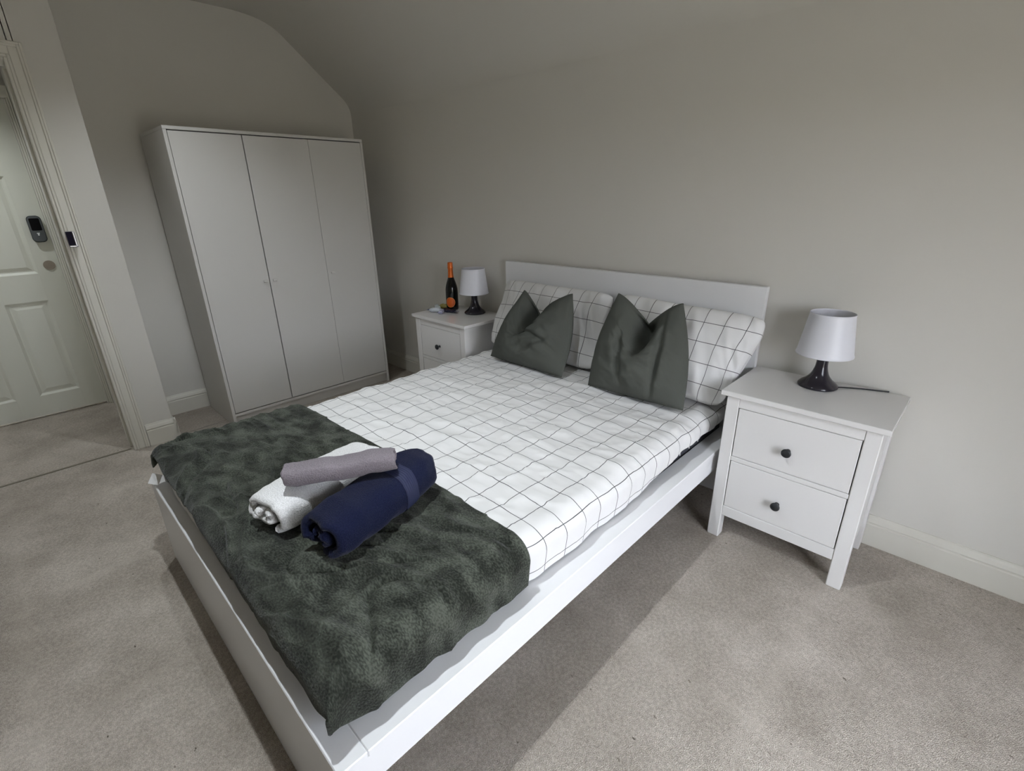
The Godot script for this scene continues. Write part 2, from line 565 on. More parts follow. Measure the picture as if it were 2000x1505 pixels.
	g.span(Vector3(-3.26, 0, 1.914), Vector3(-3.205, 1.985, 1.925), 0.003)
	g.span(Vector3(-3.26, 0, 1.925), Vector3(-3.222, 1.98, 1.936), 0.003)
	g.span(Vector3(-3.26, 1.982, 1.9), Vector3(-3.205, 2.048, 2.74), 0.003)
	g.span(Vector3(-3.26, 0, 2.708), Vector3(-3.215, 2.04, 2.76), 0.003)
	struct("trim_4", g, M.trim, "white frame around the six panel door", "trim")
	build_door()

func build_door() -> void:
	var d := struct_node("door_1", "white six panel door at the end of the short passage, with a digital lock", "door", Vector3(-3.23, 0, 1.938))
	var X := 0.0
	var zs := [0.0, 0.118, 0.33, 0.45, 0.655, 0.764]
	var ys := [0.014, 0.155, 0.785, 0.962, 1.55, 1.66, 1.86, 1.978]
	var g := Geo.new()
	# stiles and rails, then a recessed field in each opening
	for k in [0, 2, 4]:
		g.span(Vector3(X - 0.036, ys[0], zs[k]), Vector3(X, ys[7], zs[k + 1]), 0.0006)
	for k in [0, 2, 4, 6]:
		g.span(Vector3(X - 0.036, ys[k], zs[1]), Vector3(X, ys[k + 1], zs[2]), 0.0006)
		g.span(Vector3(X - 0.036, ys[k], zs[3]), Vector3(X, ys[k + 1], zs[4]), 0.0006)
	g.span(Vector3(X - 0.034, ys[0] + 0.01, 0.01), Vector3(X - 0.014, ys[7] - 0.01, 0.75), 0.0006)
	obj("door_leaf", g, M.door, d)
	for r in [1, 3, 5]:
		for c in [1, 3]:
			var pg := Geo.new()
			var o := [zs[c], zs[c + 1], ys[r], ys[r + 1]]
			var ring := func(inset: float, depth: float) -> Array:
				return [Vector3(X - depth, o[2] + inset, o[0] + inset), Vector3(X - depth, o[2] + inset, o[1] - inset), Vector3(X - depth, o[3] - inset, o[1] - inset), Vector3(X - depth, o[3] - inset, o[0] + inset)]
			var rings := [ring.call(0.0, 0.0), ring.call(0.014, 0.011), ring.call(0.022, 0.011), ring.call(0.044, 0.003)]
			var behind := Vector3(X - 1.0, (o[2] + o[3]) * 0.5, (o[0] + o[1]) * 0.5)
			for k in 3:
				for e in 4:
					pg.quad(rings[k][e], rings[k][(e + 1) % 4], rings[k + 1][(e + 1) % 4], rings[k + 1][e], behind)
			pg.quad(rings[3][0], rings[3][1], rings[3][2], rings[3][3], behind)
			obj("panel", pg, M.door, d)
	# digital lock
	g = Geo.new()
	rounded_plate(g, Vector3(X, 1.238, 0.052), 0.034, 0.078, 0.022, 0.026)
	var lock := obj("digital_lock", g, M.gunmetal, d)
	tag(lock, "dark grey digital door lock with a black screen")
	g = Geo.new()
	rounded_plate(g, Vector3(X + 0.022, 1.238, 0.052), 0.036, 0.081, 0.024, 0.002)
	obj("lock_rim", g, M.screen, lock)
	g = Geo.new()
	rounded_plate(g, Vector3(X + 0.024, 1.238, 0.052), 0.031, 0.075, 0.02, 0.003)
	obj("lock_face", g, M.gunmetal, lock)
	g = Geo.new()
	rounded_plate(g, Vector3(X + 0.027, 1.266, 0.052), 0.025, 0.037, 0.006, 0.002)
	obj("lock_screen", g, M.screen, lock)
	g = Geo.new()
	rounded_plate(g, Vector3(X + 0.026, 1.206, 0.052), 0.004, 0.008, 0.002, 0.0025)
	g.box(Vector3(X + 0.027, 1.212, 0.052), Vector3(0.003, 0.006, 0.014), 0.001)
	obj("lock_button", g, M.symbol, lock)
	# round blanking cover
	g = Geo.new()
	disc_x(g, Vector3(X, 1.01, 0.052), 0.03, 0.006)
	tag(obj("round_cover", g, mat(c8(150, 138, 124), 0.6), d), "round beige blanking cover below the lock")

# plate with rounded corners lying on a wall that faces +x
func rounded_plate(g: Geo, c: Vector3, hz: float, hy: float, r: float, th: float) -> void:
	var pts: Array = []
	for k in 4:
		var cz: float = [hz - r, -hz + r, -hz + r, hz - r][k]
		var cy: float = [hy - r, hy - r, -hy + r, -hy + r][k]
		for s in 7:
			var a := PI / 2.0 * k + PI / 2.0 * s / 6.0
			pts.append(Vector3(0, cy + r * sin(a), cz + r * cos(a)))
	extrude_x(g, c, pts, th)

func disc_x(g: Geo, c: Vector3, r: float, th: float) -> void:
	var pts: Array = []
	for k in 28:
		pts.append(Vector3(0, r * sin(TAU * k / 28), r * cos(TAU * k / 28)))
	extrude_x(g, c, pts, th)

func extrude_x(g: Geo, c: Vector3, pts: Array, th: float) -> void:
	var inside := c + Vector3(th * 0.4, 0, 0)
	var b := minf(0.0015, th * 0.4)
	for k in pts.size():
		var a: Vector3 = c + pts[k]
		var e: Vector3 = c + pts[(k + 1) % pts.size()]
		var up := Vector3(th - b, 0, 0)
		var a2: Vector3 = c + pts[k] * (1.0 - b / pts[k].length()) + Vector3(th, 0, 0)
		var e2: Vector3 = c + pts[(k + 1) % pts.size()] * (1.0 - b / pts[k].length()) + Vector3(th, 0, 0)
		g.quad(a, e, e + up, a + up, inside)
		g.quad(a + up, e + up, e2, a2, inside)
		g.tri(a2, e2, c + Vector3(th, 0, 0), inside)

# ---------------------------------------------------------------- furniture
func build_wardrobe() -> void:
	var w := thing("wardrobe", "tall plain white three door wardrobe against the gable wall", "wardrobe", Vector3(-2.31, 0, 0.845))
	var D := 0.27
	var Z := 0.585
	for s in [-1.0, 1.0]:
		var g := Geo.new()
		g.span(Vector3(-D + 0.02, 0, s * Z), Vector3(D, 1.744, s * (Z - 0.018)), 0.0015)
		obj("side_panel", g, M.wardrobe, w)
	var g2 := Geo.new()
	g2.span(Vector3(-D + 0.02, 1.7445, -Z), Vector3(D, 1.762, Z), 0.0015)
	obj("top_panel", g2, M.wardrobe, w)
	g2 = Geo.new()
	g2.span(Vector3(-D + 0.02, 0.07, -Z + 0.018), Vector3(D - 0.002, 0.086, Z - 0.018), 0.001)
	obj("bottom_panel", g2, M.wardrobe, w)
	g2 = Geo.new()
	g2.span(Vector3(D - 0.04, 0, -Z + 0.019), Vector3(D - 0.024, 0.07, Z - 0.019), 0.001)
	obj("plinth", g2, M.wardrobe, w)
	g2 = Geo.new()
	g2.span(Vector3(-D + 0.02, 0.086, -Z + 0.018), Vector3(-D + 0.03, 1.744, Z - 0.018), 0.001)
	g2.span(Vector3(-D + 0.03, 0.086, -0.2), Vector3(D - 0.03, 1.744, -0.18), 0.001)
	obj("carcass", g2, M.wardrobe, w)
	var ed := [[-Z + 0.0195, -0.2005], [-0.1985, 0.1905], [0.196, Z - 0.0205]]
	var hz := [-0.235, 0.164, 0.222]
	for k in 3:
		g2 = Geo.new()
		g2.span(Vector3(D - 0.019, 0.0925, ed[k][0]), Vector3(D - 0.001, 1.739, ed[k][1]), 0.001)
		var dr := obj("door", g2, M.wardrobe, w)
		g2 = Geo.new()
		g2.box(Vector3(D + 0.004, 0.905, hz[k]), Vector3(0.012, 0.012, 0.022), 0.003)
		g2.box(Vector3(D + 0.011, 0.905, hz[k]), Vector3(0.006, 0.018, 0.026), 0.003)
		obj("handle", g2, M.wardrobe, dr)

func build_nightstand(at: Vector3, label: String) -> void:
	var w := thing("nightstand", label, "nightstand", at, "white two drawer nightstands beside the bed")
	# local: x 0..0.54, z 0..0.38 (front at 0.38)
	var g := Geo.new()
	g.span(Vector3(0, 0.646, 0), Vector3(0.54, 0.666, 0.38), 0.002)
	obj("table_top", g, M.gloss_white, w)
	for lx in [0.02, 0.473]:
		for lz in [0.012, 0.318]:
			g = Geo.new()
			g.span(Vector3(lx, 0, lz), Vector3(lx + 0.047, 0.6455, lz + 0.047), 0.0025)
			obj("leg", g, M.white, w)
	for lx in [0.03, 0.498]:
		g = Geo.new()
		g.span(Vector3(lx, 0.115, 0.06), Vector3(lx + 0.012, 0.645, 0.3175), 0.001)
		obj("side_panel", g, M.white, w)
	for y in [[0.603, 0.6455], [0.374, 0.393], [0.113, 0.159]]:
		g = Geo.new()
		g.span(Vector3(0.0675, y[0], 0.34), Vector3(0.4725, y[1], 0.363), 0.0015)
		obj("front_rail", g, M.white, w)
	g = Geo.new()
	g.span(Vector3(0.0675, 0.115, 0.02), Vector3(0.4725, 0.645, 0.03), 0.001)
	g.span(Vector3(0.06, 0.12, 0.06), Vector3(0.48, 0.13, 0.335), 0.001)
	obj("back_panel", g, M.white, w)
	for y in [[0.1615, 0.3715], [0.3955, 0.6005]]:
		g = Geo.new()
		g.span(Vector3(0.0705, y[0], 0.345), Vector3(0.4695, y[1], 0.3625), 0.0015)
		g.span(Vector3(0.08, y[0] + 0.02, 0.08), Vector3(0.46, y[1] - 0.02, 0.345), 0.001)
		var dr := obj("drawer", g, M.white, w)
		g = Geo.new()
		var pr := [Vector2(0.0, 0.0), Vector2(0.009, 0.0), Vector2(0.007, 0.004), Vector2(0.0065, 0.012), Vector2(0.012, 0.017), Vector2(0.0165, 0.021), Vector2(0.017, 0.0255), Vector2(0.014, 0.029), Vector2(0.007, 0.0305), Vector2(0.0, 0.031)]
		g.lathe(Vector3.ZERO, pr, 26)
		var kn := obj("knob", g, M.knob, dr)
		kn.position = Vector3(0.262, (y[0] + y[1]) * 0.5 - 0.012, 0.3625)
		kn.rotation.x = PI / 2.0
		tag(kn, "round dark grey drawer knob")

func curve_profile(pts: Array, n: int) -> Array:
	var c := Curve2D.new()
	for k in pts.size():
		var d := Vector2.ZERO
		if k > 0 and k < pts.size() - 1:
			d = (pts[k + 1] - pts[k - 1]) / 6.0
		c.add_point(pts[k], -d, d)
	var out: Array = []
	for k in n + 1:
		out.append(c.sample_baked(c.get_baked_length() * k / n, true))
	return out

func build_lamp(at: Vector3, label: String, cord: Array) -> void:
	var l := thing("table_lamp", label, "lamp", at, "small lamps on the nightstands")
	var g := Geo.new()
	var pr := curve_profile([Vector2(0.069, 0.008), Vector2(0.06, 0.018), Vector2(0.045, 0.03), Vector2(0.031, 0.049), Vector2(0.0225, 0.075), Vector2(0.02, 0.1), Vector2(0.022, 0.12), Vector2(0.028, 0.139), Vector2(0.03, 0.145)], 30)
	pr = [Vector2(0.0, 0.0), Vector2(0.066, 0.0), Vector2(0.0695, 0.003)] + pr + [Vector2(0.0, 0.146)]
	g.lathe(Vector3.ZERO, pr, 44)
	obj("lamp_base", g, M.lamp_base, l)
	g = Geo.new()
	var sp := [Vector2(0.0935, 0.1305), Vector2(0.0965, 0.1305), Vector2(0.0972, 0.133), Vector2(0.096, 0.1365), Vector2(0.0945, 0.138), Vector2(0.0745, 0.283), Vector2(0.0752, 0.2855), Vector2(0.0752, 0.2885), Vector2(0.0738, 0.29), Vector2(0.072, 0.289), Vector2(0.0715, 0.284), Vector2(0.0918, 0.138), Vector2(0.0935, 0.1305)]
	g.lathe(Vector3.ZERO, sp, 56)
	var sh := obj("lamp_shade", g, M.shade, l)
	g = Geo.new()
	g.lathe(Vector3.ZERO, [Vector2(0.0, 0.146), Vector2(0.016, 0.146), Vector2(0.016, 0.19), Vector2(0.014, 0.195), Vector2(0.02, 0.215), Vector2(0.024, 0.23), Vector2(0.02, 0.245), Vector2(0.01, 0.252), Vector2(0.0, 0.253)], 24)
	obj("bulb", g, M.shade, l)
	g = Geo.new()
	for k in 3:
		var a := TAU * k / 3.0
		g.box(Vector3(cos(a) * 0.05, 0.15, sin(a) * 0.05), Vector3(0.075, 0.004, 0.006), 0.001, Basis(Vector3.UP, -a))
	obj("shade_holder", g, M.shade, l)
	if cord.size() > 0:
		g = Geo.new()
		var cv := Curve3D.new()
		for k in cord.size():
			var d := Vector3.ZERO
			if k > 0 and k < cord.size() - 1: d = (cord[k + 1] - cord[k - 1]) / 6.0
			cv.add_point(cord[k], -d, d)
		var path: Array = []
		for k in 41: path.append(cv.sample_baked(cv.get_baked_length() * k / 40.0, true))
		g.tube(path, 0.0028, 8)
		tag(obj("power_cord", g, M.cord, l), "thin black lamp cord")

func build_bottle() -> void:
	var b := thing("wine_bottle", "dark sparkling wine bottle with orange foil neck and round orange label", "bottle", Vector3(-1.318, 0.666, 0.138))
	var g := Geo.new()
	var pr := curve_profile([Vector2(0.0405, 0.006), Vector2(0.0415, 0.03), Vector2(0.0415, 0.12), Vector2(0.039, 0.15), Vector2(0.032, 0.178), Vector2(0.0235, 0.203), Vector2(0.0175, 0.225), Vector2(0.0155, 0.25), Vector2(0.0148, 0.29)], 36)
	pr = [Vector2(0.0, 0.012), Vector2(0.02, 0.004), Vector2(0.034, 0.0), Vector2(0.039, 0.002)] + pr + [Vector2(0.0, 0.295)]
	g.lathe(Vector3.ZERO, pr, 40)
	obj("glass_body", g, M.bottle, b)
	g = Geo.new()
	g.lathe(Vector3.ZERO, [Vector2(0.0195, 0.217), Vector2(0.0198, 0.2165), Vector2(0.0175, 0.235), Vector2(0.0165, 0.262), Vector2(0.0168, 0.272), Vector2(0.0185, 0.275), Vector2(0.0188, 0.281), Vector2(0.0176, 0.284), Vector2(0.0172, 0.3), Vector2(0.0174, 0.31), Vector2(0.015, 0.3145), Vector2(0.0, 0.3155)], 32)
	obj("foil_capsule", g, M.foil, b)
	for part in [["label_edge", 0.034, 0.0418, M.label_ring], ["label", 0.031, 0.0421, M.label_orange]]:
		g = Geo.new()
		var p := PackedVector3Array()
		for j in 9:
			for k in 33:
				var a := TAU * k / 32.0
				var r: float = part[1] * j / 8.0
				var th: float = 1.0 + r * cos(a) / 0.0415
				p.append(Vector3(cos(th) * part[2], 0.055 + r * sin(a), sin(th) * part[2]))
		g.grid(p, PackedVector2Array(), 32, 8, false, true)
		obj(part[0], g, part[3], b)

func build_sweets() -> void:
	var rows := [
		["white and blue wrapped snack sachet lying nearest the nightstand corner", Vector3(-1.335, 0, 0.27), 0.5, Vector3(0.042, 0.02, 0.03), c8(214, 220, 228), c8(70, 78, 130)],
		["white wrapped snack sachet with a black end on the far nightstand", Vector3(-1.385, 0, 0.215), -0.5, Vector3(0.034, 0.017, 0.032), c8(208, 214, 214), c8(20, 20, 22)],
		["pale lilac snack wrapper in the middle of the wrapped snacks", Vector3(-1.285, 0, 0.262), -0.9, Vector3(0.03, 0.016, 0.018), c8(196, 196, 216), c8(150, 150, 190)],
		["gold and olive wrapped sweet behind the white sachets", Vector3(-1.37, 0, 0.165), 0.35, Vector3(0.036, 0.018, 0.036), c8(150, 138, 74), c8(74, 66, 30)],
		["dark navy wrapped snack bar in front of the bottle", Vector3(-1.25, 0, 0.215), 0.2, Vector3(0.046, 0.018, 0.022), c8(26, 28, 52), c8(120, 120, 140)],
		["small black wrapped chocolate between the bottle and navy bar", Vector3(-1.305, 0, 0.203), -0.3, Vector3(0.026, 0.014, 0.02), c8(24, 20, 24), c8(90, 60, 80)],
	]
	for k in rows.size():
		var r: Array = rows[k]
		var s := thing("snack_sachet", r[0], "snack", Vector3(r[1].x, 0.666, r[1].z), "wrapped snacks on the far nightstand")
		s.rotation.y = r[2]
		var sz: Vector3 = r[3]
		var g := Geo.new()
		pillow(g, Vector3(0, sz.z * 0.5, 0), Vector3(sz.x, 0, 0), Vector3(0, 0, -sz.y), Vector3(0, 1, 0), sz.z, 1.0, 0.03, noise(11.0, 60 + k), 0.009, 22, 14)
		obj("wrapper", g, mat(r[4], 0.3), s)
		for e in [-1.0, 1.0]:
			g = Geo.new()
			var p := PackedVector3Array()
			for j in 5:
				for x in 9:
					var a := -1.0 + 2.0 * x / 8.0
					p.append(Vector3(e * (sz.x * 0.95 + 0.018 * j / 4.0), sz.z * 0.5 + 0.0018 * sin(a * 9.0) * j / 4.0 + 0.001, a * sz.y * (0.8 + 0.3 * j / 4.0)))
			var uvs := PackedVector2Array()
			uvs.resize(p.size())
			shell(g, p, uvs, 8, 4, 0.0012)
			obj("crimped_end", g, mat(r[5], 0.35), s)

# ---------------------------------------------------------------- bed
const BX0 := -0.885
const BX1 := 0.634
const BCX := -0.1265
const BZ := 2.037
const LEDGE := 0.376
const TOP := 0.522

func build_bed() -> void:
	var b := thing("bed_frame", "white double bed frame with plain headboard and wide flat ledges", "bed", Vector3(BCX, 0, 1.04))
	var hx := (BX1 - BX0) * 0.5
	var zb := 0.022 - 1.04
	var zf := BZ - 1.04
	var g := Geo.new()
	g.span(Vector3(-hx, 0.0, zb), Vector3(hx, 1.012, zb + 0.028), 0.002)
	obj("headboard", g, M.bed, b)
	g = Geo.new()
	g.span(Vector3(-hx, 0.0, zf - 0.022), Vector3(hx, LEDGE - 0.0185, zf - 0.001), 0.0015)
	g.span(Vector3(-hx, LEDGE - 0.018, zf - 0.062), Vector3(hx, LEDGE, zf), 0.002)
	obj("footboard", g, M.bed, b)
	for s in [-1.0, 1.0]:
		g = Geo.new()
		g.span(Vector3(s * hx, LEDGE - 0.018, zb + 0.0285), Vector3(s * (hx - 0.085), LEDGE, zf - 0.0625), 0.002)
		obj("side_ledge", g, M.bed, b)
		g = Geo.new()
		g.span(Vector3(s * (hx - 0.004), 0.275, zb + 0.07), Vector3(s * (hx - 0.024), LEDGE - 0.0185, zf - 0.0225), 0.0015)
		obj("side_rail", g, M.bed, b)
	g = Geo.new()
	g.span(Vector3(-0.03, 0.25, zb + 0.03), Vector3(0.03, 0.2805, zf - 0.024), 0.001)
	obj("mid_beam", g, M.bed, b)
	for k in 14:
		g = Geo.new()
		var z := lerpf(zb + 0.12, zf - 0.15, k / 13.0)
		g.span(Vector3(-hx + 0.026, 0.281, z - 0.03), Vector3(hx - 0.026, 0.291, z + 0.03), 0.001)
		obj("slat", g, M.bed, b)
	# mattress
	var mt := thing("mattress", "dark grey mattress showing under the lifted duvet edge", "mattress", Vector3(BCX, 0.2915, 1.02))
	g = Geo.new()
	g.box(Vector3(0, 0.103, 0), Vector3(1.335, 0.206, 1.9), 0.03)
	obj("mattress_body", g, M.mattress, mt)
	for k in 6:
		g = Geo.new()
		var path: Array = []
		var zc := -0.68 + 0.082 * k
		for s in 9:
			var a := PI * s / 8.0
			path.append(Vector3(0.672 + 0.002 * sin(a), 0.094 + 0.05 * s / 8.0, zc + 0.006 * sin(a)))
		g.tube(path, 0.0022, 6)
		tag(obj("stitch_loop", g, M.plain_linen, mt), "short white stitch loop on the mattress side")
	build_duvet()
	build_throw()

var nz_a := FastNoiseLite.new()
var nz_b := FastNoiseLite.new()

func duvet_wrinkle(x: float, z: float) -> float:
	var w := 0.009 * nz_a.get_noise_2d(x * 3.2, z * 7.5)
	var r := 1.0 - absf(nz_b.get_noise_2d(x * 4.0 + z * 2.0, z * 9.0 - x * 1.5))
	return w + 0.0045 * pow(r, 6.0) + 0.012 * cos((x - BCX) * 2.1) - 0.008

func duvet_point(s: float, tz: float, half: float, foot: float, r: float, lift: float) -> Vector3:
	var ex := edge_map(s, half, r)
	var ez := edge_map(tz, foot, r, 0.05)
	var y := TOP + lift - maxf(ex.y, ez.y) - 0.35 * minf(ex.y, ez.y)
	return Vector3(BCX + ex.x, y, ez.x)

func build_duvet() -> void:
	nz_a = noise(1.0, 71, FastNoiseLite.TYPE_SIMPLEX_SMOOTH, 3)
	nz_b = noise(1.0, 72, FastNoiseLite.TYPE_SIMPLEX_SMOOTH, 2)
	var d := thing("duvet", "white duvet with thin dark grid check spread over the bed", "duvet", Vector3.ZERO)
	var half := 0.704
	var r := 0.062
	var nu := 150
	var nv := 170
	var p := PackedVector3Array()
	var uv := PackedVector2Array()
	for j in nv + 1:
		var tv := float(j) / nv
		for k in nu + 1:
			var tu := -1.0 + 2.0 * k / nu
			var tz := lerpf(0.11, 2.004 - r + r * PI / 2.0 + 0.072, tv)
			# the right hem is lifted near the pillows
			var rise := smoothstep(0.95, 0.5, tz) if tu > 0 else 0.0
			var reach := half - r + r * PI / 2.0 + lerpf(0.074, 0.022, rise)
			var s := tu * reach
			var q := duvet_point(s, tz, half, 2.004, r, 0.0)
			var wr := duvet_wrinkle(q.x, q.z)
			var side := smoothstep(half - 0.03, half, absf(q.x - BCX))
			q.y = q.y + wr * (1.0 - side)
			var open := 1.0 - smoothstep(1.38, 1.47, q.z)
			q.x += signf(s) * side * ((0.010 * nz_a.get_noise_2d(q.z * 6.0, 9.0) + 0.004) * open - 0.012 * (1.0 - open))
			# tucked in at the two foot corners
			var tuck := smoothstep(0.5, 0.7, absf(q.x - BCX)) * smoothstep(1.8, 1.98, q.z)
			tuck *= 0.035 if s > 0.0 else 0.01
			q.x -= signf(s) * tuck
			q.z -= tuck
			q.y = maxf(q.y, LEDGE + 0.008 + 0.002 * sin(q.z * 40.0))
			p.append(q)
			uv.append(Vector2((s - 0.031) / 0.089, (tz - 0.02) / 0.0875))
	var g := Geo.new()
	shell(g, p, uv, nu, nv, 0.006)
	obj("duvet_cover", g, M.linen, d)
	g = Geo.new()
	g.box(Vector3(-0.80, 0.408, 2.028), Vector3(0.05, 0.04, 0.0015), 0.0005, Basis(Vector3(0, 1, 0), 0.5) * Basis(Vector3(1, 0, 0), -0.75))
	tag(obj("care_label", g, M.plain_linen, d), "small white care label at the duvet foot")

func build_throw() -> void:
	var wn := noise(1.0, 81, FastNoiseLite.TYPE_SIMPLEX_SMOOTH, 1)
	var w2 := noise(1.0, 83, FastNoiseLite.TYPE_SIMPLEX_SMOOTH, 2)
	var half := 0.717
	var r := 0.068
	var nu := 240
	var nv := 130
	var foot := 2.022
	var p := PackedVector3Array()
	var uv := PackedVector2Array()
	var q0 := r * PI / 2.0
	for j in nv + 1:
		var tv := float(j) / nv
		for k in nu + 1:
			var tu := float(k) / nu
			# both hems draw in at the near corner
			var right := half - r + q0 + 0.085 - 0.05 * smoothstep(0.84, 1.0, tv)
			var s := lerpf(-(half - r + q0 + 0.02), right, tu)
			var hem := foot - r + lerpf(q0 * 0.74, q0 + 0.035, smoothstep(0.2, 0.9, tu)) - 0.055 * smoothstep(0.9, 1.0, tu) + 0.010 * wn.get_noise_2d(tu * 6.0, 3.0)
			var tz := lerpf(1.452 + 0.005 * sin(tu * 9.0), hem, tv)
			var q := duvet_point(s, tz, half, foot, r, 0.02)
			var over := smoothstep(half - 0.05, half, absf(q.x - BCX))
			var under := duvet_wrinkle(q.x, q.z) * (1.0 - over)
			# soft folds running along the foot end, with parted creases between them
			var warp := 0.12 * wn.get_noise_2d(q.x * 2.2, q.z * 2.2 + 40.0)
			var ridge := 1.0 - absf(wn.get_noise_2d(q.x * 1.5 + 3.0, (q.z + warp) * 7.5 + q.x * 1.1))
			var ridge2 := 1.0 - absf(wn.get_noise_2d((q.x + warp) * 4.2 + 9.0 + q.z * 2.0, q.z * 2.6))
			var crease := 1.0 - absf(wn.get_noise_2d((q.x + warp) * 1.4 + 21.0, (q.z + warp) * 6.0 + q.x * 0.9))
			var amt := lerpf(0.35, 1.0, smoothstep(1.55, 1.95, q.z)) * lerpf(0.75, 1.0, tu)
			var edge := smoothstep(0.0, 0.06, tv) * (1.0 - 0.6 * over)
			var hgt := 0.019 * pow(ridge, 4.0) * amt + 0.010 * pow(ridge2, 6.0) * amt - 0.018 * pow(crease, 18.0) * amt
			q.y += under + (hgt + 0.0025 * w2.get_noise_2d(q.x * 14.0, q.z * 14.0)) * edge + 0.002
			if tu > 0.85:
				q.x += 0.006 * wn.get_noise_2d(q.z * 12.0, 20.0)
			q.y = maxf(q.y, LEDGE + 0.0125)
			p.append(q)
			uv.append(Vector2(s * 0.8 + tz * 0.3, tz * 1.3))
	var g := Geo.new()
	shell(g, p, uv, nu, nv, 0.011)
	var o := obj("throw_blanket", g, M.fleece)
	tag(o, "dark green fleece throw spread across the foot of the bed", "blanket")

func build_pillows() -> void:
	var rows := [
		["white grid check pillow leaning on the headboard beside the far nightstand", Vector3(-0.445, 0.725, 0.175), 0.395, 0.21, -0.005, 0.15, 91],
		["white grid check pillow leaning on the headboard beside the near nightstand", Vector3(0.312, 0.722, 0.18), 0.364, 0.21, -0.03, 0.155, 92],
	]
	for k in 2:
		var r: Array = rows[k]
		var t := thing("pillow", r[0], "pillow", Vector3.ZERO, "check pillows against the headboard")
		var g := Geo.new()
		var tilt := Basis(Vector3(1, 0, 0), -0.42) * Basis(Vector3(0, 0, 1), r[4])
		pillow(g, r[1], tilt * Vector3(r[2], 0, 0), tilt * Vector3(0, r[3], 0), tilt * Vector3(0, 0, 1), r[5], 0.088, 0.05, noise(0.42, r[6]), 0.03, 60, 44, 0.36, 0.13 * k)
		obj("pillow_case", g, M.linen, t)

# square cushion with the top edge chopped into two points
func build_cushion(label: String, BL: Vector3, BR: Vector3, TR: Vector3, TL: Vector3, chop: float, na: float, thick: float, sd: int, seams: Array) -> void:
	var t := thing("cushion", label, "cushion", Vector3.ZERO, "dark green cushions on the bed")
	var wn := noise(1.0, sd, FastNoiseLite.TYPE_SIMPLEX_SMOOTH, 3)
	var nrm := (BR - BL).cross(TL - BL).normalized()
	var g := Geo.new()
	var nu := 64
	var nv := 64
	for side in [1.0, -1.0]:
		var p := PackedVector3Array()
		var uv := PackedVector2Array()
		for j in nv + 1:
			for k in nu + 1:
				var a := float(k) / nu
				var b := float(j) / nv
				var q := BL.lerp(BR, a).lerp(TL.lerp(TR, a), b)
				var m := a / na if a < na else (1.0 - a) / (1.0 - na)
				# sides bow outward half way up, bottom is straight
				q += (BR - BL) * 0.05 * sin(PI * b) * (2.0 * a - 1.0)
				# chopped top edge
				var notch := chop * pow(m, 1.45) * pow(b, 2.2)
				q.y -= notch
				if side > 0.0:
					q.y -= chop * 0.75 * exp(-pow((a - na) / 0.17, 2.0)) * smoothstep(0.35, 0.84, b) * (1.0 - smoothstep(0.86, 1.0, b))
				var e := pow(sin(PI * clampf(a, 0.0, 1.0)), 0.55) * pow(maxf(0.0, sin(PI * pow(b, 0.85))), 0.5)
				var th := thick * 0.5 * e
				if side > 0.0:
					# hollow below the chop and folds running down from it
					th -= thick * 0.42 * exp(-pow((a - na) / 0.16, 2.0)) * smoothstep(0.78, 0.9, b) * (1.0 - smoothstep(0.95, 1.0, b))
					for f in seams:
						var da: float = (a - (f[0] + f[1] * (b - f[2]))) / f[4]
						th -= 1.5 * f[3] * exp(-da * da) * exp(-pow((b - f[2]) / f[5], 2.0))
					th += 0.020 * wn.get_noise_2d(a * 2.6 + b, b * 3.2) * e
				p.append(q + nrm * side * (th if th > 0.0 or side > 0.0 else 0.0))
				uv.append(Vector2(a, b) * 40.0)
		g.grid(p, uv, nu, nv, side < 0.0)
	obj("cushion_cover", g, M.cushion, t)

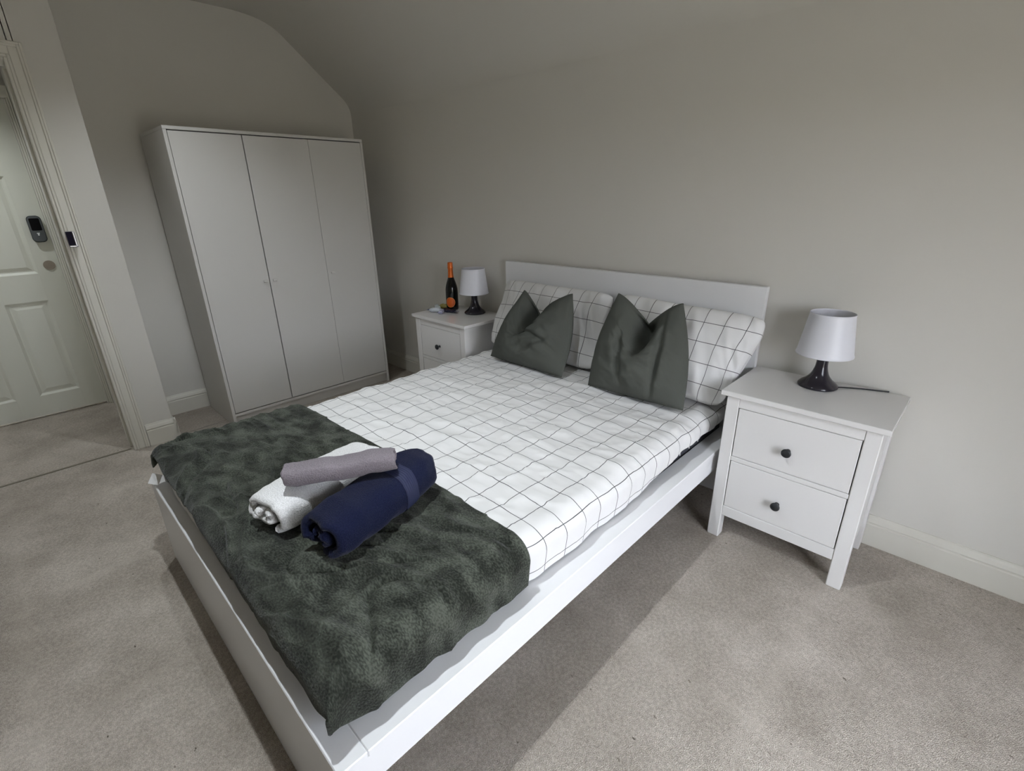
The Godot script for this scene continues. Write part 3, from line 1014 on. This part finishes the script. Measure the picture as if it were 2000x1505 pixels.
# towel rolled up: a thick cloth wound in a flattened spiral, axis from a to b
func build_towel(called: String, label: String, m: Material, a: Vector3, b: Vector3, wide: float, high: float, turns: float, thick: float, sd: int, start := 0.0) -> Node3D:
	var t := thing(called, label, "towel", a)
	var wn := noise(1.0, sd, FastNoiseLite.TYPE_SIMPLEX_SMOOTH, 3)
	var ax := (b - a)
	var len_ := ax.length()
	ax = ax.normalized()
	var sx := Vector3.UP.cross(ax).normalized()
	var up := ax.cross(sx).normalized()
	var nt := int(40 * turns)
	var nl := 40
	var g := Geo.new()
	var at := func(k: int, l: float, off: float) -> Vector3:
		var f := float(k) / nt
		var th := start + TAU * turns * f
		var rr := lerpf(0.16, 1.0, f)
		var c := cos(th)
		var s := sin(th)
		# squarish flattened section
		var pw := 0.72
		var x := signf(c) * pow(absf(c), pw)
		var y := signf(s) * pow(absf(s), pw)
		var flat_bottom := 0.86 if s < 0.0 else 1.0
		var slump := 1.0 - 0.1 * pow(absf(l - 0.5) * 2.0, 6.0)
		var nx := 1.0 + 0.05 * wn.get_noise_3d(l * 4.0, c * 1.5, s * 1.5)
		var w2 := wide * 0.5 * rr * nx * slump - off * 0.9
		var h2 := high * 0.5 * rr * flat_bottom * nx * slump - off * 0.9
		var sag := 0.006 * wn.get_noise_2d(l * 3.0, 8.0)
		var shift := minf(0.022, wide * 0.1) * wn.get_noise_2d(f * 6.0, 2.0 if l < 0.5 else 5.0) * absf(l - 0.5) * 2.0
		return sx * x * w2 + up * (y * h2 + high * 0.43 + sag) + ax * (l * len_ + shift)
	var outer := PackedVector3Array()
	var inner := PackedVector3Array()
	for j in nl + 1:
		for k in nt + 1:
			outer.append(at.call(k, float(j) / nl, 0.0))
			inner.append(at.call(k, float(j) / nl, thick))
	g.grid(outer, PackedVector2Array(), nt, nl, false)
	g.grid(inner, PackedVector2Array(), nt, nl, true)
	var w := nt + 1
	# rounded closings at both ends and along the free edge
	for e in [0, nl]:
		var rim := PackedVector3Array()
		var dirn := -ax if e == 0 else ax
		for s in 5:
			var an := PI * s / 4.0
			for k in w:
				var o := outer[e * w + k]
				var q := inner[e * w + k]
				rim.append((o + q) * 0.5 + (o - q) * 0.5 * cos(an) + dirn * (o - q).length() * 0.5 * sin(an))
		g.grid(rim, PackedVector2Array(), nt, 4, e == 0)
	var fe := PackedVector3Array()
	for s in 2:
		for j in nl + 1:
			fe.append(outer[j * w + nt] if s == 0 else inner[j * w + nt])
	g.grid(fe, PackedVector2Array(), nl, 1, false)
	obj("towel_roll", g, m, t)
	t.set_meta("_at", at)
	t.set_meta("_nt", nt)
	return t

func build_towels() -> void:
	var y := TOP + 0.03
	var w := build_towel("bath_towel", "thick white towel folded under the small grey towel", M.towel_white, Vector3(0.046, y, 1.905), Vector3(-0.03, y + 0.004, 1.565), 0.2, 0.122, 1.85, 0.024, 101, -1.2)
	var n := build_towel("bath_towel", "thick navy blue towel folded beside the white towel", M.towel_navy, Vector3(0.25, y, 1.845), Vector3(0.16, y + 0.004, 1.495), 0.195, 0.142, 1.85, 0.026, 102, -0.7)
	var gr := build_towel("hand_towel", "small thin grey towel rolled up on top of the white and navy towels", M.towel_grey, Vector3(0.06, y + 0.116, 1.836), Vector3(0.212, y + 0.126, 1.602), 0.094, 0.07, 2.3, 0.0085, 103, 3.6)
	# woven border round the far part of the navy towel
	var at: Callable = n.get_meta("_at")
	var nt: int = n.get_meta("_nt")
	var g := Geo.new()
	var p := PackedVector3Array()
	var k0 := nt - 40
	for j in 29:
		var l := 0.60 + 0.14 * j / 28.0
		for k in range(k0, nt + 1):
			p.append(at.call(k, l, -0.002 - 0.0012 * (0.5 + 0.5 * sin(j * PI / 2.0))))
	g.grid(p, PackedVector2Array(), 40, 28, false)
	tag(obj("woven_border", g, M.navy_band, n), "flat ribbed navy border band")
	for t in [w, n, gr]:
		t.remove_meta("_at")
		t.remove_meta("_nt")

# ---------------------------------------------------------------- lights
func downlight(at: Vector3, energy: float, label: String) -> void:
	var d := thing("ceiling_downlight", label, "light", at, "recessed ceiling downlights")
	var g := Geo.new()
	g.lathe(Vector3.ZERO, [Vector2(0.031, 0.012), Vector2(0.031, -0.003), Vector2(0.034, -0.006), Vector2(0.042, -0.006), Vector2(0.044, -0.002), Vector2(0.044, 0.0)], 32)
	obj("bezel", g, M.white, d)
	g = Geo.new()
	g.lathe(Vector3.ZERO, [Vector2(0.0, 0.002), Vector2(0.03, 0.002), Vector2(0.03, 0.006), Vector2(0.0, 0.006)], 28)
	var em := mat(c8(255, 250, 240), 0.5)
	em.emission_enabled = true
	em.emission = Color(1.0, 0.97, 0.92)
	em.emission_energy_multiplier = 3.0
	obj("lamp_lens", g, em, d)
	var s := SpotLight3D.new()
	s.name = "spot"
	s.light_energy = energy
	s.light_color = SPOT_COLOR
	s.light_size = 0.025
	s.spot_range = 9.0
	s.spot_attenuation = 2.0
	s.spot_angle = SPOT_ANGLE
	s.spot_angle_attenuation = 1.0
	s.shadow_enabled = true
	s.position = Vector3(0, -0.012, 0)
	s.rotation.x = -PI / 2.0
	d.add_child(s)

const WIN := Rect2(1.0, 0.25, 1.02, 1.5)    # z, y, width, height of the window opening
const SPOT_COLOR := Color(0.95, 0.98, 1.0)
const SPOT_ANGLE := 54.0

func _ready() -> void:
	# camera
	var cam := Camera3D.new()
	cam.name = "camera"
	cam.fov = 76.675
	cam.near = 0.02
	cam.transform = Transform3D(Basis(Vector3(0.7174, -0.0179, -0.6964), Vector3(-0.2393, 0.9325, -0.2705), Vector3(0.6542, 0.3607, 0.6647)).orthonormalized(), Vector3(1.2834, 1.3762, 2.2168))
	add_child(cam)
	cam.current = true
	# sky and exposure: an overcast day
	var env := Environment.new()
	env.background_mode = Environment.BG_SKY
	var sm := ProceduralSkyMaterial.new()
	sm.sky_top_color = Color(0.92, 0.95, 1.0)
	sm.sky_horizon_color = Color(0.96, 0.97, 1.0)
	sm.ground_horizon_color = Color(0.62, 0.61, 0.58)
	sm.ground_bottom_color = Color(0.58, 0.57, 0.54)
	sm.sky_energy_multiplier = 1.0
	var sky := Sky.new()
	sky.sky_material = sm
	env.sky = sky
	env.background_energy_multiplier = 24.0
	env.ambient_light_source = Environment.AMBIENT_SOURCE_SKY
	env.tonemap_mode = Environment.TONE_MAPPER_LINEAR
	env.tonemap_exposure = 0.7
	env.sdfgi_enabled = true
	env.ssao_enabled = true
	env.ssil_enabled = true
	var we := WorldEnvironment.new()
	we.name = "environment"
	we.environment = env
	add_child(we)
	make_materials()
	# recessed ceiling lights
	downlight(Vector3(0.25, YC - 0.001, 1.82), 4.0, "recessed ceiling downlight over the near side of the bed foot")
	downlight(Vector3(-1.42, YC - 0.001, 1.6), 1.6, "recessed ceiling downlight in front of the doorway")
	downlight(Vector3(-2.72, 2.399, 2.38), 1.4, "recessed ceiling downlight in the passage behind the doorway")
	# structure, furniture, then the small things
	build_room()
	build_bed()
	build_wardrobe()
	build_nightstand(Vector3(0.635, 0, 0.021), "white two drawer nightstand on the near side of the bed")
	build_nightstand(Vector3(-1.43, 0, 0.021), "white two drawer nightstand between wardrobe and bed")
	build_pillows()
	build_cushion("dark green chopped cushion on the far side of the bed", Vector3(-0.657, 0.536, 0.415), Vector3(-0.133, 0.536, 0.426), Vector3(-0.18, 0.927, 0.29), Vector3(-0.506, 0.909, 0.29), 0.125, 0.33, 0.19, 111, [[0.45, 0.6, 0.62, 0.02, 0.05, 0.16], [0.62, -1.6, 0.45, 0.014, 0.06, 0.12], [0.6, 1.2, 0.3, 0.012, 0.05, 0.14]])
	build_cushion("dark green chopped cushion in front of the near check pillow", Vector3(0.026, 0.536, 0.425), Vector3(0.496, 0.538, 0.41), Vector3(0.392, 0.953, 0.29), Vector3(0.079, 0.959, 0.29), 0.115, 0.52, 0.19, 112, [[0.74, 0.1, 0.45, 0.022, 0.03, 0.35], [0.34, -0.15, 0.45, 0.018, 0.04, 0.3], [0.52, 0.5, 0.7, 0.02, 0.06, 0.14]])
	build_towels()
	build_lamp(Vector3(0.893, 0.666, 0.118), "table lamp with white shade and dark base on the near nightstand", [Vector3(0.05, 0.006, 0.0), Vector3(0.075, 0.004, -0.03), Vector3(0.13, 0.004, -0.06), Vector3(0.185, 0.004, -0.08), Vector3(0.215, 0.003, -0.095)])
	build_lamp(Vector3(-1.112, 0.666, 0.118), "table lamp with white shade and dark base beside the bottle", [])
	build_bottle()
	build_sweets()
